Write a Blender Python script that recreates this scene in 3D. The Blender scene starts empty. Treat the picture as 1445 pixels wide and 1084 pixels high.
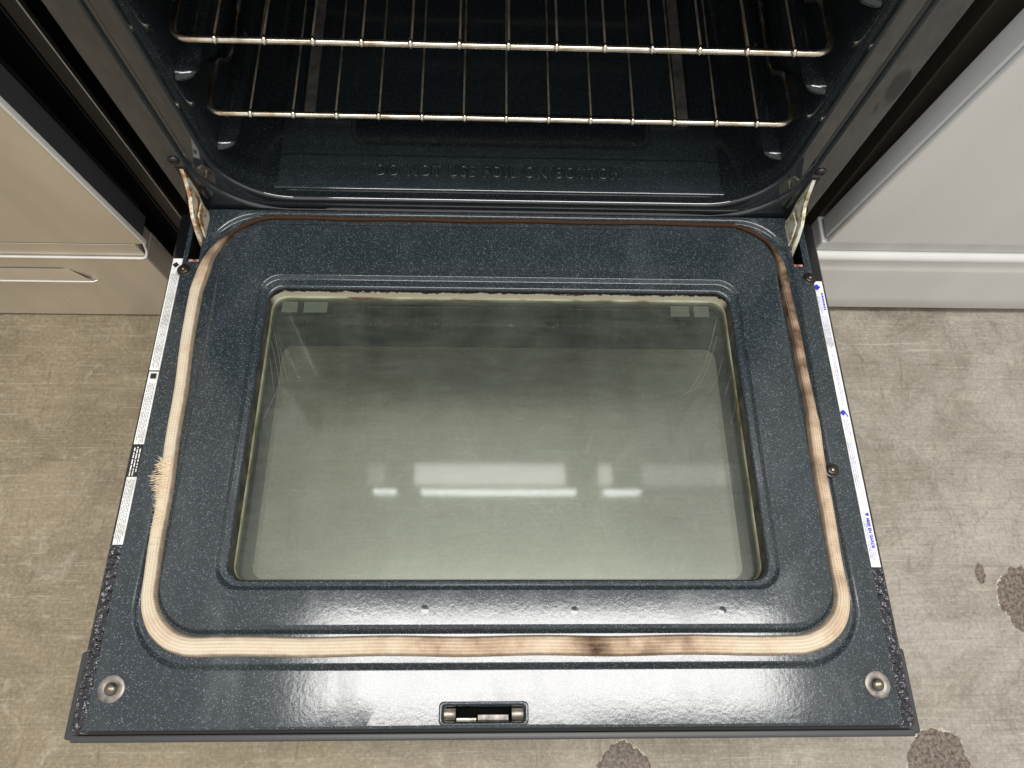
import bpy, bmesh, math, random
from mathutils import Matrix, Vector
random.seed(7)
SC = bpy.context.scene
COL = SC.collection
rad = math.radians

# ------------------------------------------------------------------ camera
cam_d = bpy.data.cameras.new('camera')
cam = bpy.data.objects.new('camera', cam_d); COL.objects.link(cam)
cam_d.sensor_fit = 'HORIZONTAL'; cam_d.sensor_width = 36.0
cam_d.lens = 36.0 * 1003.5 / 1445.0
cam_d.clip_start = 0.01; cam_d.clip_end = 100
cam.matrix_world = (Matrix.Translation((-0.01305, -0.4650, 0.7368)) @ Matrix.Rotation(rad(-5.783), 4, 'Z')
                    @ Matrix.Rotation(rad(18.668), 4, 'X') @ Matrix.Rotation(rad(5.943), 4, 'Z'))
SC.camera = cam

# ------------------------------------------------------------------ world, lamps, exposure
W = bpy.data.worlds.new('World'); SC.world = W; W.use_nodes = True
bg = W.node_tree.nodes['Background']
bg.inputs[0].default_value = (1.0, 0.985, 0.96, 1); bg.inputs[1].default_value = 0.74

def ceiling_lamp(x0, x1, y0, y1, z, radiance, col=(1, 0.98, 0.95)):
    l = bpy.data.lights.new('ceiling_lamp', 'AREA'); l.shape = 'RECTANGLE'
    l.size = x1 - x0; l.size_y = y1 - y0; l.color = col
    l.energy = radiance * math.pi * l.size * l.size_y
    o = bpy.data.objects.new('ceiling_lamp', l); COL.objects.link(o)
    o.location = ((x0 + x1) / 2, (y0 + y1) / 2, z)
    return o
ceiling_lamp(-0.62, 1.02, -0.47, -0.10, 2.0, 18)                 # big panel lamp above the open door
for a, b, p in ((-0.50, -0.43, 1.3), (-0.31, 0.30, 4.2), (0.435, 0.49, 3.6), (0.615, 0.98, 1.5)):
    ceiling_lamp(a, b, 0.41, 0.50, 2.0, p, (1, 0.94, 0.96))      # the tube fixture behind it, broken by its hangers
for a, b in ((-0.47, -0.38), (-0.28, 0.34), (0.45, 0.60)):
    ceiling_lamp(a, b, 0.372, 0.386, 2.0, 17, (0.95, 0.95, 1))    # thin strips added to draw the second reflection line in the glass

SC.view_settings.view_transform = 'Standard'; SC.view_settings.look = 'None'
SC.view_settings.exposure = 0.2; SC.view_settings.gamma = 1.0
SC.view_settings.use_curve_mapping = False
SC.cycles.max_bounces = 10; SC.cycles.transparent_max_bounces = 16
SC.cycles.caustics_reflective = False; SC.cycles.caustics_refractive = False

FLOOR_Z = -0.295
TILT = 0.0846           # the open door stands a little above square

# ------------------------------------------------------------------ material helpers
class NT:
    def __init__(s, name):
        s.m = bpy.data.materials.new(name); s.m.use_nodes = True
        s.t = s.m.node_tree; s.b = s.t.nodes['Principled BSDF']; s.out = s.t.nodes['Material Output']
        s.co = s.n('ShaderNodeTexCoord').outputs['Object']
    def n(s, typ, **kw):
        nd = s.t.nodes.new(typ)
        for k, v in kw.items(): setattr(nd, k, v)
        return nd
    def link(s, a, b): s.t.links.new(a, b)
    def put(s, sock, v):
        if hasattr(v, 'is_output') or isinstance(v, bpy.types.NodeSocket): s.link(v, sock)
        else: sock.default_value = v
    def math(s, op, a, b=0.0, clamp=False):
        nd = s.n('ShaderNodeMath', operation=op); nd.use_clamp = clamp
        s.put(nd.inputs[0], a); s.put(nd.inputs[1], b); return nd.outputs[0]
    def scale(s, vec, sc):
        nd = s.n('ShaderNodeVectorMath', operation='MULTIPLY'); s.put(nd.inputs[0], vec)
        nd.inputs[1].default_value = sc; return nd.outputs[0]
    def noise(s, sc, det=3, rough=.55, co=None, dist=0.0):
        nd = s.n('ShaderNodeTexNoise'); s.link(co or s.co, nd.inputs['Vector'])
        nd.inputs['Scale'].default_value = sc; nd.inputs['Detail'].default_value = det
        nd.inputs['Roughness'].default_value = rough; nd.inputs['Distortion'].default_value = dist
        return nd.outputs['Fac']
    def voro(s, sc, co=None, feat='F1'):
        nd = s.n('ShaderNodeTexVoronoi', feature=feat); s.link(co or s.co, nd.inputs['Vector'])
        nd.inputs['Scale'].default_value = sc; return nd
    def ramp(s, fac, stops):
        nd = s.n('ShaderNodeValToRGB'); s.link(fac, nd.inputs[0]); e = nd.color_ramp.elements
        while len(e) > 1: e.remove(e[-1])
        e[0].position, c = stops[0]; e[0].color = c if len(c) == 4 else (*c, 1)
        for p, c in stops[1:]:
            x = e.new(p); x.color = c if len(c) == 4 else (*c, 1)
        return nd.outputs[0]
    def mix(s, fac, a, b, mode='MIX'):
        nd = s.n('ShaderNodeMix', data_type='RGBA', blend_type=mode)
        s.put(nd.inputs[0], fac)
        for i, v in ((6, a), (7, b)):
            if isinstance(v, tuple): nd.inputs[i].default_value = (*v, 1) if len(v) == 3 else v
            else: s.link(v, nd.inputs[i])
        return nd.outputs[2]
    def bump(s, h, dist, strength=1.0, prev=None):
        nd = s.n('ShaderNodeBump'); nd.inputs['Distance'].default_value = dist
        nd.inputs['Strength'].default_value = strength; s.link(h, nd.inputs['Height'])
        if prev: s.link(prev, nd.inputs['Normal'])
        s.link(nd.outputs[0], s.b.inputs['Normal']); return nd.outputs[0]
    def set(s, **kw):
        for k, v in kw.items():
            sk = s.b.inputs[{'base': 'Base Color', 'rough': 'Roughness', 'metal': 'Metallic', 'ior': 'IOR', 'spec': 'Specular IOR Level', 'coat': 'Coat Weight', 'coatr': 'Coat Roughness', 'aniso': 'Anisotropic'}[k]]
            if isinstance(v, tuple): v = (*v, 1) if len(v) == 3 else v
            s.put(sk, v)
        return s
    def pos(s):
        return s.n('ShaderNodeNewGeometry').outputs['Position']

def g(v):  # sRGB 0-255 -> linear
    return tuple(((c / 255) / 12.92 if c / 255 <= .04045 else ((c / 255 + .055) / 1.055) ** 2.4) for c in v)

def m_enamel(name, base, fleck, dens, rough, ior=1.55, peel=1.0, rv=.06):
    k = NT(name)
    v1 = k.voro(720); v2 = k.voro(1250); v3 = k.voro(330)
    def mask(v, mul, power):
        sep = k.n('ShaderNodeSeparateColor'); k.link(v.outputs['Color'], sep.inputs[0])
        thr = k.math('MULTIPLY', k.math('POWER', sep.outputs[0], power), mul)
        return k.math('MULTIPLY', k.math('SUBTRACT', thr, v.outputs['Distance']), 9.0, True)
    big = mask(v1, .50 * dens, 1.7); small = mask(v2, .60 * dens, .9); rare = mask(v3, .22 * dens, 5)
    patch = k.noise(9, 2)
    small = k.math('MULTIPLY', small, k.math('MULTIPLY', patch, .9))
    cloud = k.mix(k.math('MULTIPLY', k.noise(16, 4), .75), base, tuple(c * 1.7 for c in base))
    c = k.mix(small, cloud, tuple(f * .50 for f in fleck))
    c = k.mix(k.math('MULTIPLY', big, .8), c, tuple(f * .75 for f in fleck))
    c = k.mix(rare, c, fleck)
    smear = k.ramp(k.noise(1, 4, .6, k.scale(k.co, (9, 4, 4)), 1.6), [(.52, (0, 0, 0)), (.72, (1, 1, 1))])      # dried wipe marks
    c = k.mix(k.math('MULTIPLY', smear, .024 if peel > .35 else .008), c, g((190, 196, 200)))
    k.set(base=c, rough=k.math('ADD', k.math('ADD', k.math('MULTIPLY', k.noise(30, 4), rv), k.math('MULTIPLY', smear, rv)), rough), ior=ior)
    b = k.bump(k.noise(260, 2), .00035, .35 * peel)
    k.bump(k.noise(60, 2), .0006, .25 * peel, b)
    return k.m
M = {}
M['enamel'] = m_enamel('speckled_enamel', g((33, 39, 43)), g((122, 135, 141)), 1.0, .095, 1.55, .42, .08)
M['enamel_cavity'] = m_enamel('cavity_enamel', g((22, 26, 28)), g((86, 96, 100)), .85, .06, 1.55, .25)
M['enamel_floor'] = m_enamel('cavity_floor_enamel', g((32, 38, 41)), g((98, 110, 115)), .9, .07, 1.55, .3)
M['enamel_frame'] = m_enamel('frame_enamel', g((30, 33, 36)), g((66, 74, 80)), .6, .04, 1.95, .08, .02)

k = NT('black_paint'); k.set(base=g((14, 14, 15)), rough=.28); k.bump(k.noise(120, 3), .0003, .3); M['black'] = k.m
k = NT('matte_black'); k.set(base=g((10, 10, 10)), rough=.9, spec=.1); M['matte'] = k.m
k = NT('hammered_black'); hv = k.voro(190)
sx_ = k.n('ShaderNodeSeparateXYZ'); k.link(k.co, sx_.inputs[0])
rim_ = k.math('GREATER_THAN', k.math('ABSOLUTE', sx_.outputs[0]), .3622); rim_ = k.math('MULTIPLY', rim_, k.math('LESS_THAN', sx_.outputs[1], -.37))      # the hammered foil covers only the two long rims
k.set(base=k.mix(rim_, g((18, 18, 20)), g((88, 88, 92))), rough=.22, metal=k.math('MULTIPLY', rim_, .95))
k.bump(k.math('MULTIPLY', rim_, k.math('ADD', hv.outputs['Distance'], k.noise(260, 2))), .0040, 1.0); M['hammered'] = k.m
k = NT('dark_grey_paint'); k.set(base=g((52, 52, 54)), rough=.42); k.bump(k.noise(300, 2), .0002, .3); M['darkgrey'] = k.m
k = NT('brown_grey_paint'); k.set(base=g((66, 60, 54)), rough=.35, spec=.5); M['browngrey'] = k.m
k = NT('refl_bar_grey'); k.set(base=k.ramp(k.noise(60, 4), [(.3, g((92, 88, 84))), (.7, g((140, 136, 130)))]), rough=.4, metal=.3); M['refl_bar'] = k.m  # grey of the floor bars that stand in for reflections

def m_steel(name, col, rough, metal, axis, sm=.8):
    k = NT(name)
    st = k.noise(1.0, 4, .6, k.scale(k.co, (6, 6, 900) if axis == 'x' else (900, 900, 6)))
    blot = k.noise(5, 5, .6); smear = k.noise(2.5, 3, .5, k.scale(k.co, (7, 7, 1.2)))
    dark = tuple(c * .80 for c in col)
    c = k.mix(k.math('MULTIPLY', k.ramp(smear, [(.3, (0, 0, 0)), (.7, (1, 1, 1))]), sm), col, dark)
    c = k.mix(k.math('MULTIPLY', st, .28), c, dark)
    r = k.math('ADD', k.math('MULTIPLY', blot, .18), rough)
    k.set(base=c, rough=r, metal=metal)
    k.bump(st, .00015, .25)
    return k.m
M['steel'] = m_steel('brushed_steel', g((236, 226, 210)), .20, .68, 'x')
M['steel_highlight'] = m_steel('steel_edge_highlight', g((250, 248, 242)), .2, .35, 'x')  # paler copy of the steel, edge highlights put into its colour
M['silver'] = m_steel('silver_paint', g((229, 228, 225)), .33, .12, 'x', .3)
M['silver_edge'] = m_steel('silver_edge_paint', g((224, 226, 227)), .36, .25, 'x')

k = NT('nickel_wire'); nz = k.noise(45, 4)
k.set(base=k.ramp(nz, [(.28, g((150, 122, 88))), (.44, g((208, 196, 174))), (.7, g((236, 232, 222)))]), metal=1.0,
      rough=k.math('ADD', k.math('MULTIPLY', k.noise(80, 3), .2), .16)); M['wire'] = k.m
k = NT('rung_wire'); nz = k.noise(30, 4)
k.set(base=k.ramp(nz, [(.35, g((146, 122, 92))), (.6, g((216, 204, 184)))]), metal=.8, rough=.3); M['rung'] = k.m

def m_hinge(name, a, b, c):
    k = NT(name); nz = k.noise(70, 5, .65)
    k.set(base=k.ramp(nz, [(.34, a), (.43, b), (.53, c)]), rough=.5, metal=.35); k.bump(nz, .0008, .5); return k.m
M['hinge_rust'] = m_hinge('rusty_hinge', g((86, 48, 26)), g((176, 132, 84)), g((226, 220, 200)))
M['hinge_cream'] = m_hinge('yellowed_hinge', g((120, 108, 70)), g((186, 178, 146)), g((226, 224, 208)))
k = NT('rust'); nz = k.noise(160, 4); k.set(base=k.ramp(nz, [(.35, g((92, 44, 28))), (.65, g((214, 164, 140)))]), rough=.6); M['rust'] = k.m
k = NT('screw_steel'); k.set(base=g((112, 106, 98)), metal=.9, rough=.34); k.bump(k.noise(500, 2), .0002, .4); M['screw'] = k.m
k = NT('washer_steel'); k.set(base=k.ramp(k.noise(120, 4), [(.3, g((84, 78, 74))), (.7, g((150, 144, 138)))]), metal=.55, rough=.42); M['washer'] = k.m
k = NT('dark_screw'); k.set(base=g((58, 58, 58)), metal=.8, rough=.35); M['darkscrew'] = k.m
k = NT('brass_dot'); k.set(base=g((205, 170, 110)), metal=.9, rough=.35); M['brass'] = k.m

# woven glass-fibre gasket: 'burn' says how scorched, UV u runs along the rope (metres), v across
k = NT('woven_gasket')
burn = k.n('ShaderNodeAttribute', attribute_name='burn').outputs['Fac']
uv = k.n('ShaderNodeTexCoord').outputs['UV']
streak = k.noise(1, 4, .6, k.scale(uv, (12, 9, 1)))
blot = k.noise(38, 4, .6)
weave = k.n('ShaderNodeTexWave', wave_type='BANDS', bands_direction='X'); k.link(k.scale(uv, (1, 0, 0)), weave.inputs['Vector'])
weave.inputs['Scale'].default_value = 190; weave.inputs['Distortion'].default_value = 1.0
lanes = k.n('ShaderNodeTexWave', wave_type='BANDS', bands_direction='Y'); k.link(k.scale(uv, (0, 1, 0)), lanes.inputs['Vector'])
lanes.inputs['Scale'].default_value = 1.0; lanes.inputs['Distortion'].default_value = .5
clean = k.mix(streak, g((208, 188, 158)), g((238, 230, 211)))
f = k.math('ADD', burn, k.math('ADD', k.math('MULTIPLY', k.math('SUBTRACT', blot, .47), 1.4), k.math('MULTIPLY', k.math('SUBTRACT', streak, .5), .7)), True)
c = k.mix(f, clean, k.ramp(f, [(0, g((214, 182, 140))), (.35, g((176, 124, 78))), (.62, g((112, 72, 44))), (1, g((42, 30, 24)))]))
c = k.mix(k.math('MULTIPLY', k.math('MULTIPLY', lanes.outputs['Fac'], k.math('ADD', k.noise(60, 3), k.math('MULTIPLY', burn, .5))), .42), c, g((104, 74, 48)))
c = k.mix(k.math('MULTIPLY', weave.outputs['Fac'], .16), c, g((110, 84, 58)))
su = k.n('ShaderNodeSeparateXYZ'); k.link(uv, su.inputs[0])
edge = k.ramp(k.math('ADD', k.math('ABSOLUTE', su.outputs[1]), k.math('MULTIPLY', k.math('SUBTRACT', k.noise(90, 4), .5), .6)), [(.66, (0, 0, 0)), (.95, (1, 1, 1))])
c = k.mix(k.math('MULTIPLY', k.math('MULTIPLY', edge, k.math('SUBTRACT', 1.0, f)), .6), c, g((96, 66, 42)))                          # grime along both edges
k.set(base=c, rough=.85, spec=.15)
b = k.bump(lanes.outputs['Fac'], .0006, .35); k.bump(weave.outputs['Fac'], .0006, .6, b); M['gasket'] = k.m
k = NT('gasket_fibre'); k.set(base=g((230, 212, 182)), rough=.8); M['fibre'] = k.m

# window seal under the lip
k = NT('cream_seal'); n1 = k.noise(1, 5, .7, k.scale(k.co, (90, 90, 160)))
sz = k.n('ShaderNodeSeparateXYZ'); k.link(k.co, sz.inputs[0])
hgt = k.math('ADD', k.math('MULTIPLY', k.math('ADD', sz.outputs[2], .0110), 150.0), k.math('MULTIPLY', k.math('SUBTRACT', n1, .32), 2.8))      # torn paint hangs from the top
k.set(base=k.ramp(hgt, [(.30, g((192, 184, 162))), (.50, g((204, 196, 174))), (.62, g((150, 134, 104))), (.66, g((18, 15, 12)))]), rough=.8)
far = k.math('MULTIPLY', k.math('ADD', sz.outputs[1], .108), 140.0, True)             # only the far run kept its cream colour
k.set(base=k.mix(far, k.ramp(k.noise(60, 3), [(.4, g((40, 40, 36))), (.7, g((92, 90, 76)))]), k.b.inputs['Base Color'].links[0].from_socket)); k.bump(n1, .0012, .6); M['seal'] = k.m
k = NT('yellowed_glass_edge'); n1 = k.noise(1, 4, .6, k.scale(k.co, (22, 22, 60)))
k.set(base=k.ramp(n1, [(.36, g((84, 60, 36))), (.47, g((120, 120, 92))), (.7, g((168, 174, 148)))]), rough=.35); M['glassedge'] = k.m
k = NT('clip_white'); k.set(base=g((96, 101, 94)), rough=.5); M['clip'] = k.m
k = NT('shield_metal'); n1 = k.noise(18, 4); k.set(base=k.ramp(n1, [(.3, g((34, 38, 38))), (.7, g((70, 74, 72)))]), metal=.5, rough=.45); M['shield'] = k.m
k = NT('frit_black'); n1 = k.noise(14, 4); k.set(base=k.ramp(n1, [(.3, g((20, 23, 24))), (.7, g((36, 40, 40)))]), rough=.2); M['frit'] = k.m

def m_glass(name, tint, film, film_amt, refl, smudge_refl):
    k = NT(name); t = k.t
    tr = k.n('ShaderNodeBsdfTransparent'); tr.inputs[0].default_value = (*tint, 1)
    gs = k.n('ShaderNodeBsdfGlossy'); gs.inputs['Roughness'].default_value = .045; gs.inputs[0].default_value = (.95, .96, .94, 1)
    gh = k.n('ShaderNodeBsdfGlossy'); gh.inputs['Roughness'].default_value = .24; gh.inputs[0].default_value = (.93, .96, .88, 1)
    gl = k.n('ShaderNodeMixShader'); gl.inputs[0].default_value = .5; k.link(gs.outputs[0], gl.inputs[1]); k.link(gh.outputs[0], gl.inputs[2])
    df = k.n('ShaderNodeBsdfDiffuse'); df.inputs[0].default_value = (*film, 1)
    fr = k.n('ShaderNodeFresnel'); fr.inputs['IOR'].default_value = refl
    big = k.noise(1, 5, .62, k.scale(k.co, (13, 6, 6)), .8); fine = k.noise(1, 4, .7, k.scale(k.co, (420, 36, 40)))  # streaked film: dirt smudges, with uneven reflections painted in as well
    wipe = k.noise(1, 5, .65, k.scale(k.co, (9, 40, 10)), 2.5)
    s = k.math('ADD', k.math('MULTIPLY', big, 1.5), k.math('ADD', k.math('MULTIPLY', wipe, 1.0), k.math('MULTIPLY', fine, .25)))
    s = k.math('MULTIPLY', k.math('SUBTRACT', s, .85), film_amt * smudge_refl * 1.6, True)
    s = k.math('ADD', s, film_amt * (1 - smudge_refl * .62))
    m1 = k.n('ShaderNodeMixShader'); k.link(s, m1.inputs[0]); k.link(tr.outputs[0], m1.inputs[1]); k.link(df.outputs[0], m1.inputs[2])
    m2 = k.n('ShaderNodeMixShader'); k.link(fr.outputs[0], m2.inputs[0]); k.link(m1.outputs[0], m2.inputs[1]); k.link(gl.outputs[0], m2.inputs[2])
    k.link(m2.outputs[0], k.out.inputs['Surface']); t.nodes.remove(k.b)
    return k.m
M['glass'] = m_glass('coated_glass', (.80, .84, .79), g((178, 187, 172)), .062, 1.62, 1.15)
M['glass_outer'] = m_glass('dark_outer_glass', (.72, .75, .71), g((146, 152, 144)), .07, 2.0, .7)

k = NT('scratch_white'); k.set(base=g((150, 150, 150)), rough=.4); M['scratch'] = k.m
k = NT('paper_label'); n1 = k.noise(60, 4); k.set(base=k.ramp(n1, [(.3, g((205, 203, 196))), (.6, g((236, 236, 234)))]), rough=.4); M['paper'] = k.m
k = NT('ink_black'); k.set(base=g((22, 22, 24)), rough=.5); M['ink'] = k.m
k = NT('ink_grey'); k.set(base=g((128, 128, 132)), rough=.5); M['inkgrey'] = k.m
k = NT('ink_blue'); k.set(base=g((38, 42, 190)), rough=.5); M['blue'] = k.m
k = NT('ink_pale_blue'); k.set(base=g((150, 152, 214)), rough=.5); M['paleblue'] = k.m

# worn concrete floor
k = NT('worn_concrete'); P = k.pos()
sepp = k.n('ShaderNodeSeparateXYZ'); k.link(P, sepp.inputs[0])
n_big = k.noise(2.6, 6, .62, P); n_mid = k.noise(8, 7, .66, P, .8); n_fine = k.noise(210, 5, .7, P)
n_cloud = k.noise(20, 6, .7, P, 1.2)
scr = k.noise(1, 7, .72, k.scale(P, (7, 190, 1)), 1.4); scr2 = k.noise(1, 5, .7, k.scale(P, (70, 9, 1)), 1.2)
hair = k.noise(1, 3, .6, k.scale(P, (2.2, 190, 1)), 2.2)
c = k.mix(n_big, g((134, 120, 95)), g((172, 158, 130)))
side = k.math('MULTIPLY', k.math('ADD', sepp.outputs[0], .25), 1.1, True)            # the slab is greyer on the right
c = k.mix(k.math('MULTIPLY', side, .85), c, k.mix(n_big, g((144, 138, 129)), g((184, 180, 172))))
c = k.mix(k.math('MULTIPLY', k.ramp(n_mid, [(.36, (1, 1, 1)), (.58, (0, 0, 0))]), .46), c, g((104, 94, 76)))
c = k.mix(k.math('MULTIPLY', k.ramp(n_cloud, [(.54, (0, 0, 0)), (.70, (1, 1, 1))]), .34), c, g((206, 197, 178)))
c = k.mix(k.math('MULTIPLY', k.ramp(n_cloud, [(.32, (1, 1, 1)), (.46, (0, 0, 0))]), .40), c, g((104, 93, 78)))
c = k.mix(k.math('MULTIPLY', k.ramp(n_fine, [(.38, (1, 1, 1)), (.50, (0, 0, 0))]), .27), c, g((90, 82, 66)))
c = k.mix(k.math('MULTIPLY', k.ramp(n_fine, [(.54, (0, 0, 0)), (.64, (1, 1, 1))]), .22), c, g((210, 202, 186)))
c = k.mix(k.math('MULTIPLY', k.ramp(scr, [(.57, (0, 0, 0)), (.66, (1, 1, 1))]), .34), c, g((212, 204, 188)))
c = k.mix(k.math('MULTIPLY', k.ramp(scr, [(.36, (1, 1, 1)), (.45, (0, 0, 0))]), .30), c, g((96, 85, 70)))
c = k.mix(k.math('MULTIPLY', k.ramp(scr2, [(.32, (1, 1, 1)), (.41, (0, 0, 0))]), .38), c, g((96, 84, 68)))
c = k.mix(k.math('MULTIPLY', k.ramp(hair, [(.488, (0, 0, 0)), (.5, (1, 1, 1)), (.512, (0, 0, 0))]), k.math('MULTIPLY', k.ramp(n_big, [(.42, (0, 0, 0)), (.6, (1, 1, 1))]), .5)), c, g((86, 74, 60)))
crk = k.voro(5.5, k.mix(.06, P, k.n('ShaderNodeTexNoise').outputs['Color']), 'DISTANCE_TO_EDGE')
warp = k.n('ShaderNodeVectorMath', operation='ADD'); k.link(P, warp.inputs[0])
nw = k.n('ShaderNodeTexNoise'); k.link(P, nw.inputs['Vector']); nw.inputs['Scale'].default_value = 7; nw.inputs['Detail'].default_value = 5
k.link(k.scale(nw.outputs['Color'], (.16, .16, .16)), warp.inputs[1]); k.link(warp.outputs[0], crk.inputs['Vector'])
ck = k.math('MULTIPLY', k.ramp(crk.outputs['Distance'], [(0, (1, 1, 1)), (.012, (0, 0, 0))]), k.ramp(n_big, [(.45, (0, 0, 0)), (.6, (1, 1, 1))]))
c = k.mix(k.math('MULTIPLY', ck, .25), c, g((84, 72, 60)))
# chips where the old coating came off: dark aggregate with a pale broken rim
n_rim = k.noise(30, 7, .72, P); chip = None; rim = None
def chip_field(cx, cy, r, sx=1.0, sy=1.0):
    d = k.n('ShaderNodeVectorMath', operation='SUBTRACT'); k.link(P, d.inputs[0]); d.inputs[1].default_value = (cx, cy, FLOOR_Z)
    l = k.n('ShaderNodeVectorMath', operation='LENGTH'); k.link(k.scale(d.outputs[0], (sx / r, sy / r, 0)), l.inputs[0])
    return k.math('ADD', l.outputs['Value'], k.math('MULTIPLY', k.math('SUBTRACT', n_rim, .5), .9))
chips = [(.757, -.437, .047, 1, 1), (.583, -.640, .041, 1, 1), (.167, -.650, .036, 1, 1), (.694, -.399, .012, 1.5, .8)]
fld = None
for a in chips:
    q = chip_field(*a); fld = q if fld is None else k.math('MINIMUM', fld, q)
c = k.mix(k.math('MULTIPLY', k.ramp(fld, [(.90, (0, 0, 0)), (.97, (1, 1, 1)), (1.08, (1, 1, 1)), (1.16, (0, 0, 0))]), k.ramp(k.noise(42, 3, .5, P), [(.50, (0, 0, 0)), (.56, (1, 1, 1))])), c, g((226, 214, 194)))
agg = k.mix(k.ramp(n_fine, [(.38, (0, 0, 0)), (.64, (1, 1, 1))]), g((70, 60, 52)), g((140, 126, 114)))
c = k.mix(k.ramp(fld, [(.93, (1, 1, 1)), (.97, (0, 0, 0))]), c, agg)
k.set(base=c, rough=k.math('ADD', k.math('MULTIPLY', n_mid, .3), .27), spec=.5)
b = k.bump(n_fine, .0006, .4); b = k.bump(scr, .0008, .3, b)
k.bump(k.ramp(fld, [(.93, (0, 0, 0)), (.98, (1, 1, 1))]), .0018, .9, b); M['floor'] = k.m

# ------------------------------------------------------------------ mesh helpers
def obj(name, verts, faces, mat, parent=None, smooth=True, sharp=35, wn=False):
    me = bpy.data.meshes.new(name); me.from_pydata([tuple(v) for v in verts], [], faces); me.validate(); me.update()
    return obj_me(name, me, mat, parent, smooth, sharp, wn)
def obj_me(name, me, mat, parent=None, smooth=True, sharp=35, wn=False):
    if mat is not None and not me.materials: me.materials.append(M[mat] if isinstance(mat, str) else mat)
    if smooth:
        for p in me.polygons: p.use_smooth = True
        me.set_sharp_from_angle(angle=rad(sharp))
    o = bpy.data.objects.new(name, me); COL.objects.link(o)
    if parent: o.parent = parent
    if wn:
        md = o.modifiers.new('wn', 'WEIGHTED_NORMAL'); md.keep_sharp = True
    return o
def empty(name, loc=(0, 0, 0)):
    o = bpy.data.objects.new(name, None); COL.objects.link(o); o.location = loc; o.empty_display_size = .05; return o
def tag(o, label, cat, group=None):
    o['label'] = label; o['category'] = cat
    if group: o['group'] = group
    return o
def bm_obj(name, bm, mat, parent=None, smooth=True, sharp=35, wn=False):
    bmesh.ops.recalc_face_normals(bm, faces=bm.faces[:])
    me = bpy.data.meshes.new(name); bm.to_mesh(me); bm.free()
    return obj_me(name, me, mat, parent, smooth, sharp, wn)
def box_bm(bm, x0, x1, y0, y1, z0, z1, bev=0.0, seg=2):
    r = bmesh.ops.create_cube(bm, size=1.0); vs = r['verts']
    for v in vs:
        v.co = Vector(((x0 + x1) / 2 + v.co.x * (x1 - x0), (y0 + y1) / 2 + v.co.y * (y1 - y0), (z0 + z1) / 2 + v.co.z * (z1 - z0)))
    if bev > 0:
        es = list({e for v in vs for e in v.link_edges})
        bmesh.ops.bevel(bm, geom=es, offset=bev, segments=seg, profile=.5, affect='EDGES')
def box(name, x0, x1, y0, y1, z0, z1, mat, parent=None, bev=.001, seg=2):
    bm = bmesh.new(); box_bm(bm, x0, x1, y0, y1, z0, z1, bev, seg)
    return bm_obj(name, bm, mat, parent, wn=True)
def rr(hx, a0, a1, r, n=9, m=8, cx=0.0):
    """rounded rectangle, counter-clockwise, same point count whatever its size"""
    r = max(1e-4, min(r, hx - 1e-4, (a1 - a0) / 2 - 1e-4)); pts = []
    cs = [(cx + hx - r, a1 - r, 0), (cx - hx + r, a1 - r, 90), (cx - hx + r, a0 + r, 180), (cx + hx - r, a0 + r, 270)]
    for i, (x, y, a) in enumerate(cs):
        arc = [(x + r * math.cos(rad(a + 90 * j / n)), y + r * math.sin(rad(a + 90 * j / n))) for j in range(n + 1)]
        pts += arc
        nx, ny, na = cs[(i + 1) % 4]
        p, q = arc[-1], (nx + r * math.cos(rad(na)), ny + r * math.sin(rad(na)))
        pts += [(p[0] + (q[0] - p[0]) * j / m, p[1] + (q[1] - p[1]) * j / m) for j in range(1, m)]
    return pts
def loft(rings, close=True, flip=False):
    n = len(rings[0]); V = [p for r in rings for p in r]; F = []
    for i in range(len(rings) - 1):
        for j in range(n if close else n - 1):
            a, b = i * n + j, i * n + (j + 1) % n
            q = (a, b, b + n, a + n); F.append(q[::-1] if flip else q)
    return V, F
def tube(path, r, seg=8, closed=False):
    P = [Vector(p) for p in path]; n = len(P); V = []; F = []
    t0 = None; up = None
    for i, p in enumerate(P):
        if closed: t = (P[(i + 1) % n] - P[i - 1]).normalized()
        else: t = (P[min(i + 1, n - 1)] - P[max(i - 1, 0)]).normalized()
        if up is None:
            up = Vector((0, 0, 1)) if abs(t.z) < .9 else Vector((0, 1, 0))
        s = t.cross(up).normalized(); up = s.cross(t).normalized()
        rr_ = r[i] if isinstance(r, (list, tuple)) else r
        V += [p + (s * math.cos(2 * math.pi * j / seg) + up * math.sin(2 * math.pi * j / seg)) * rr_ for j in range(seg)]
    for i in range(n if closed else n - 1):
        for j in range(seg):
            a = i * seg + j; b = i * seg + (j + 1) % seg; k2 = ((i + 1) % n) * seg
            F.append((a, b, k2 + (j + 1) % seg, k2 + j))
    if not closed:
        F.append(tuple(range(seg))[::-1]); F.append(tuple((n - 1) * seg + j for j in range(seg)))
    return V, F
def bend(pts, r, n=6):
    """round the corners of a polyline"""
    P = [Vector(p) for p in pts]; out = [P[0]]
    for i in range(1, len(P) - 1):
        a, b, c_ = P[i - 1], P[i], P[i + 1]
        ra = min(r, (a - b).length * .49, (c_ - b).length * .49)
        p, q = b + (a - b).normalized() * ra, b + (c_ - b).normalized() * ra
        for j in range(n + 1):
            t = j / n; out.append(p * (1 - t) ** 2 + b * 2 * t * (1 - t) + q * t * t)
    out.append(P[-1]); return out
def lathe(name, prof, mat, parent, loc, seg=24):
    rings = [[(r * math.cos(2 * math.pi * j / seg), r * math.sin(2 * math.pi * j / seg), z) for j in range(seg)] for r, z in prof]
    V, F = loft(rings); F.append(tuple((len(prof) - 1) * seg + j for j in range(seg)))
    o = obj(name, V, F, mat, parent, sharp=40); o.location = loc; return o
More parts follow.
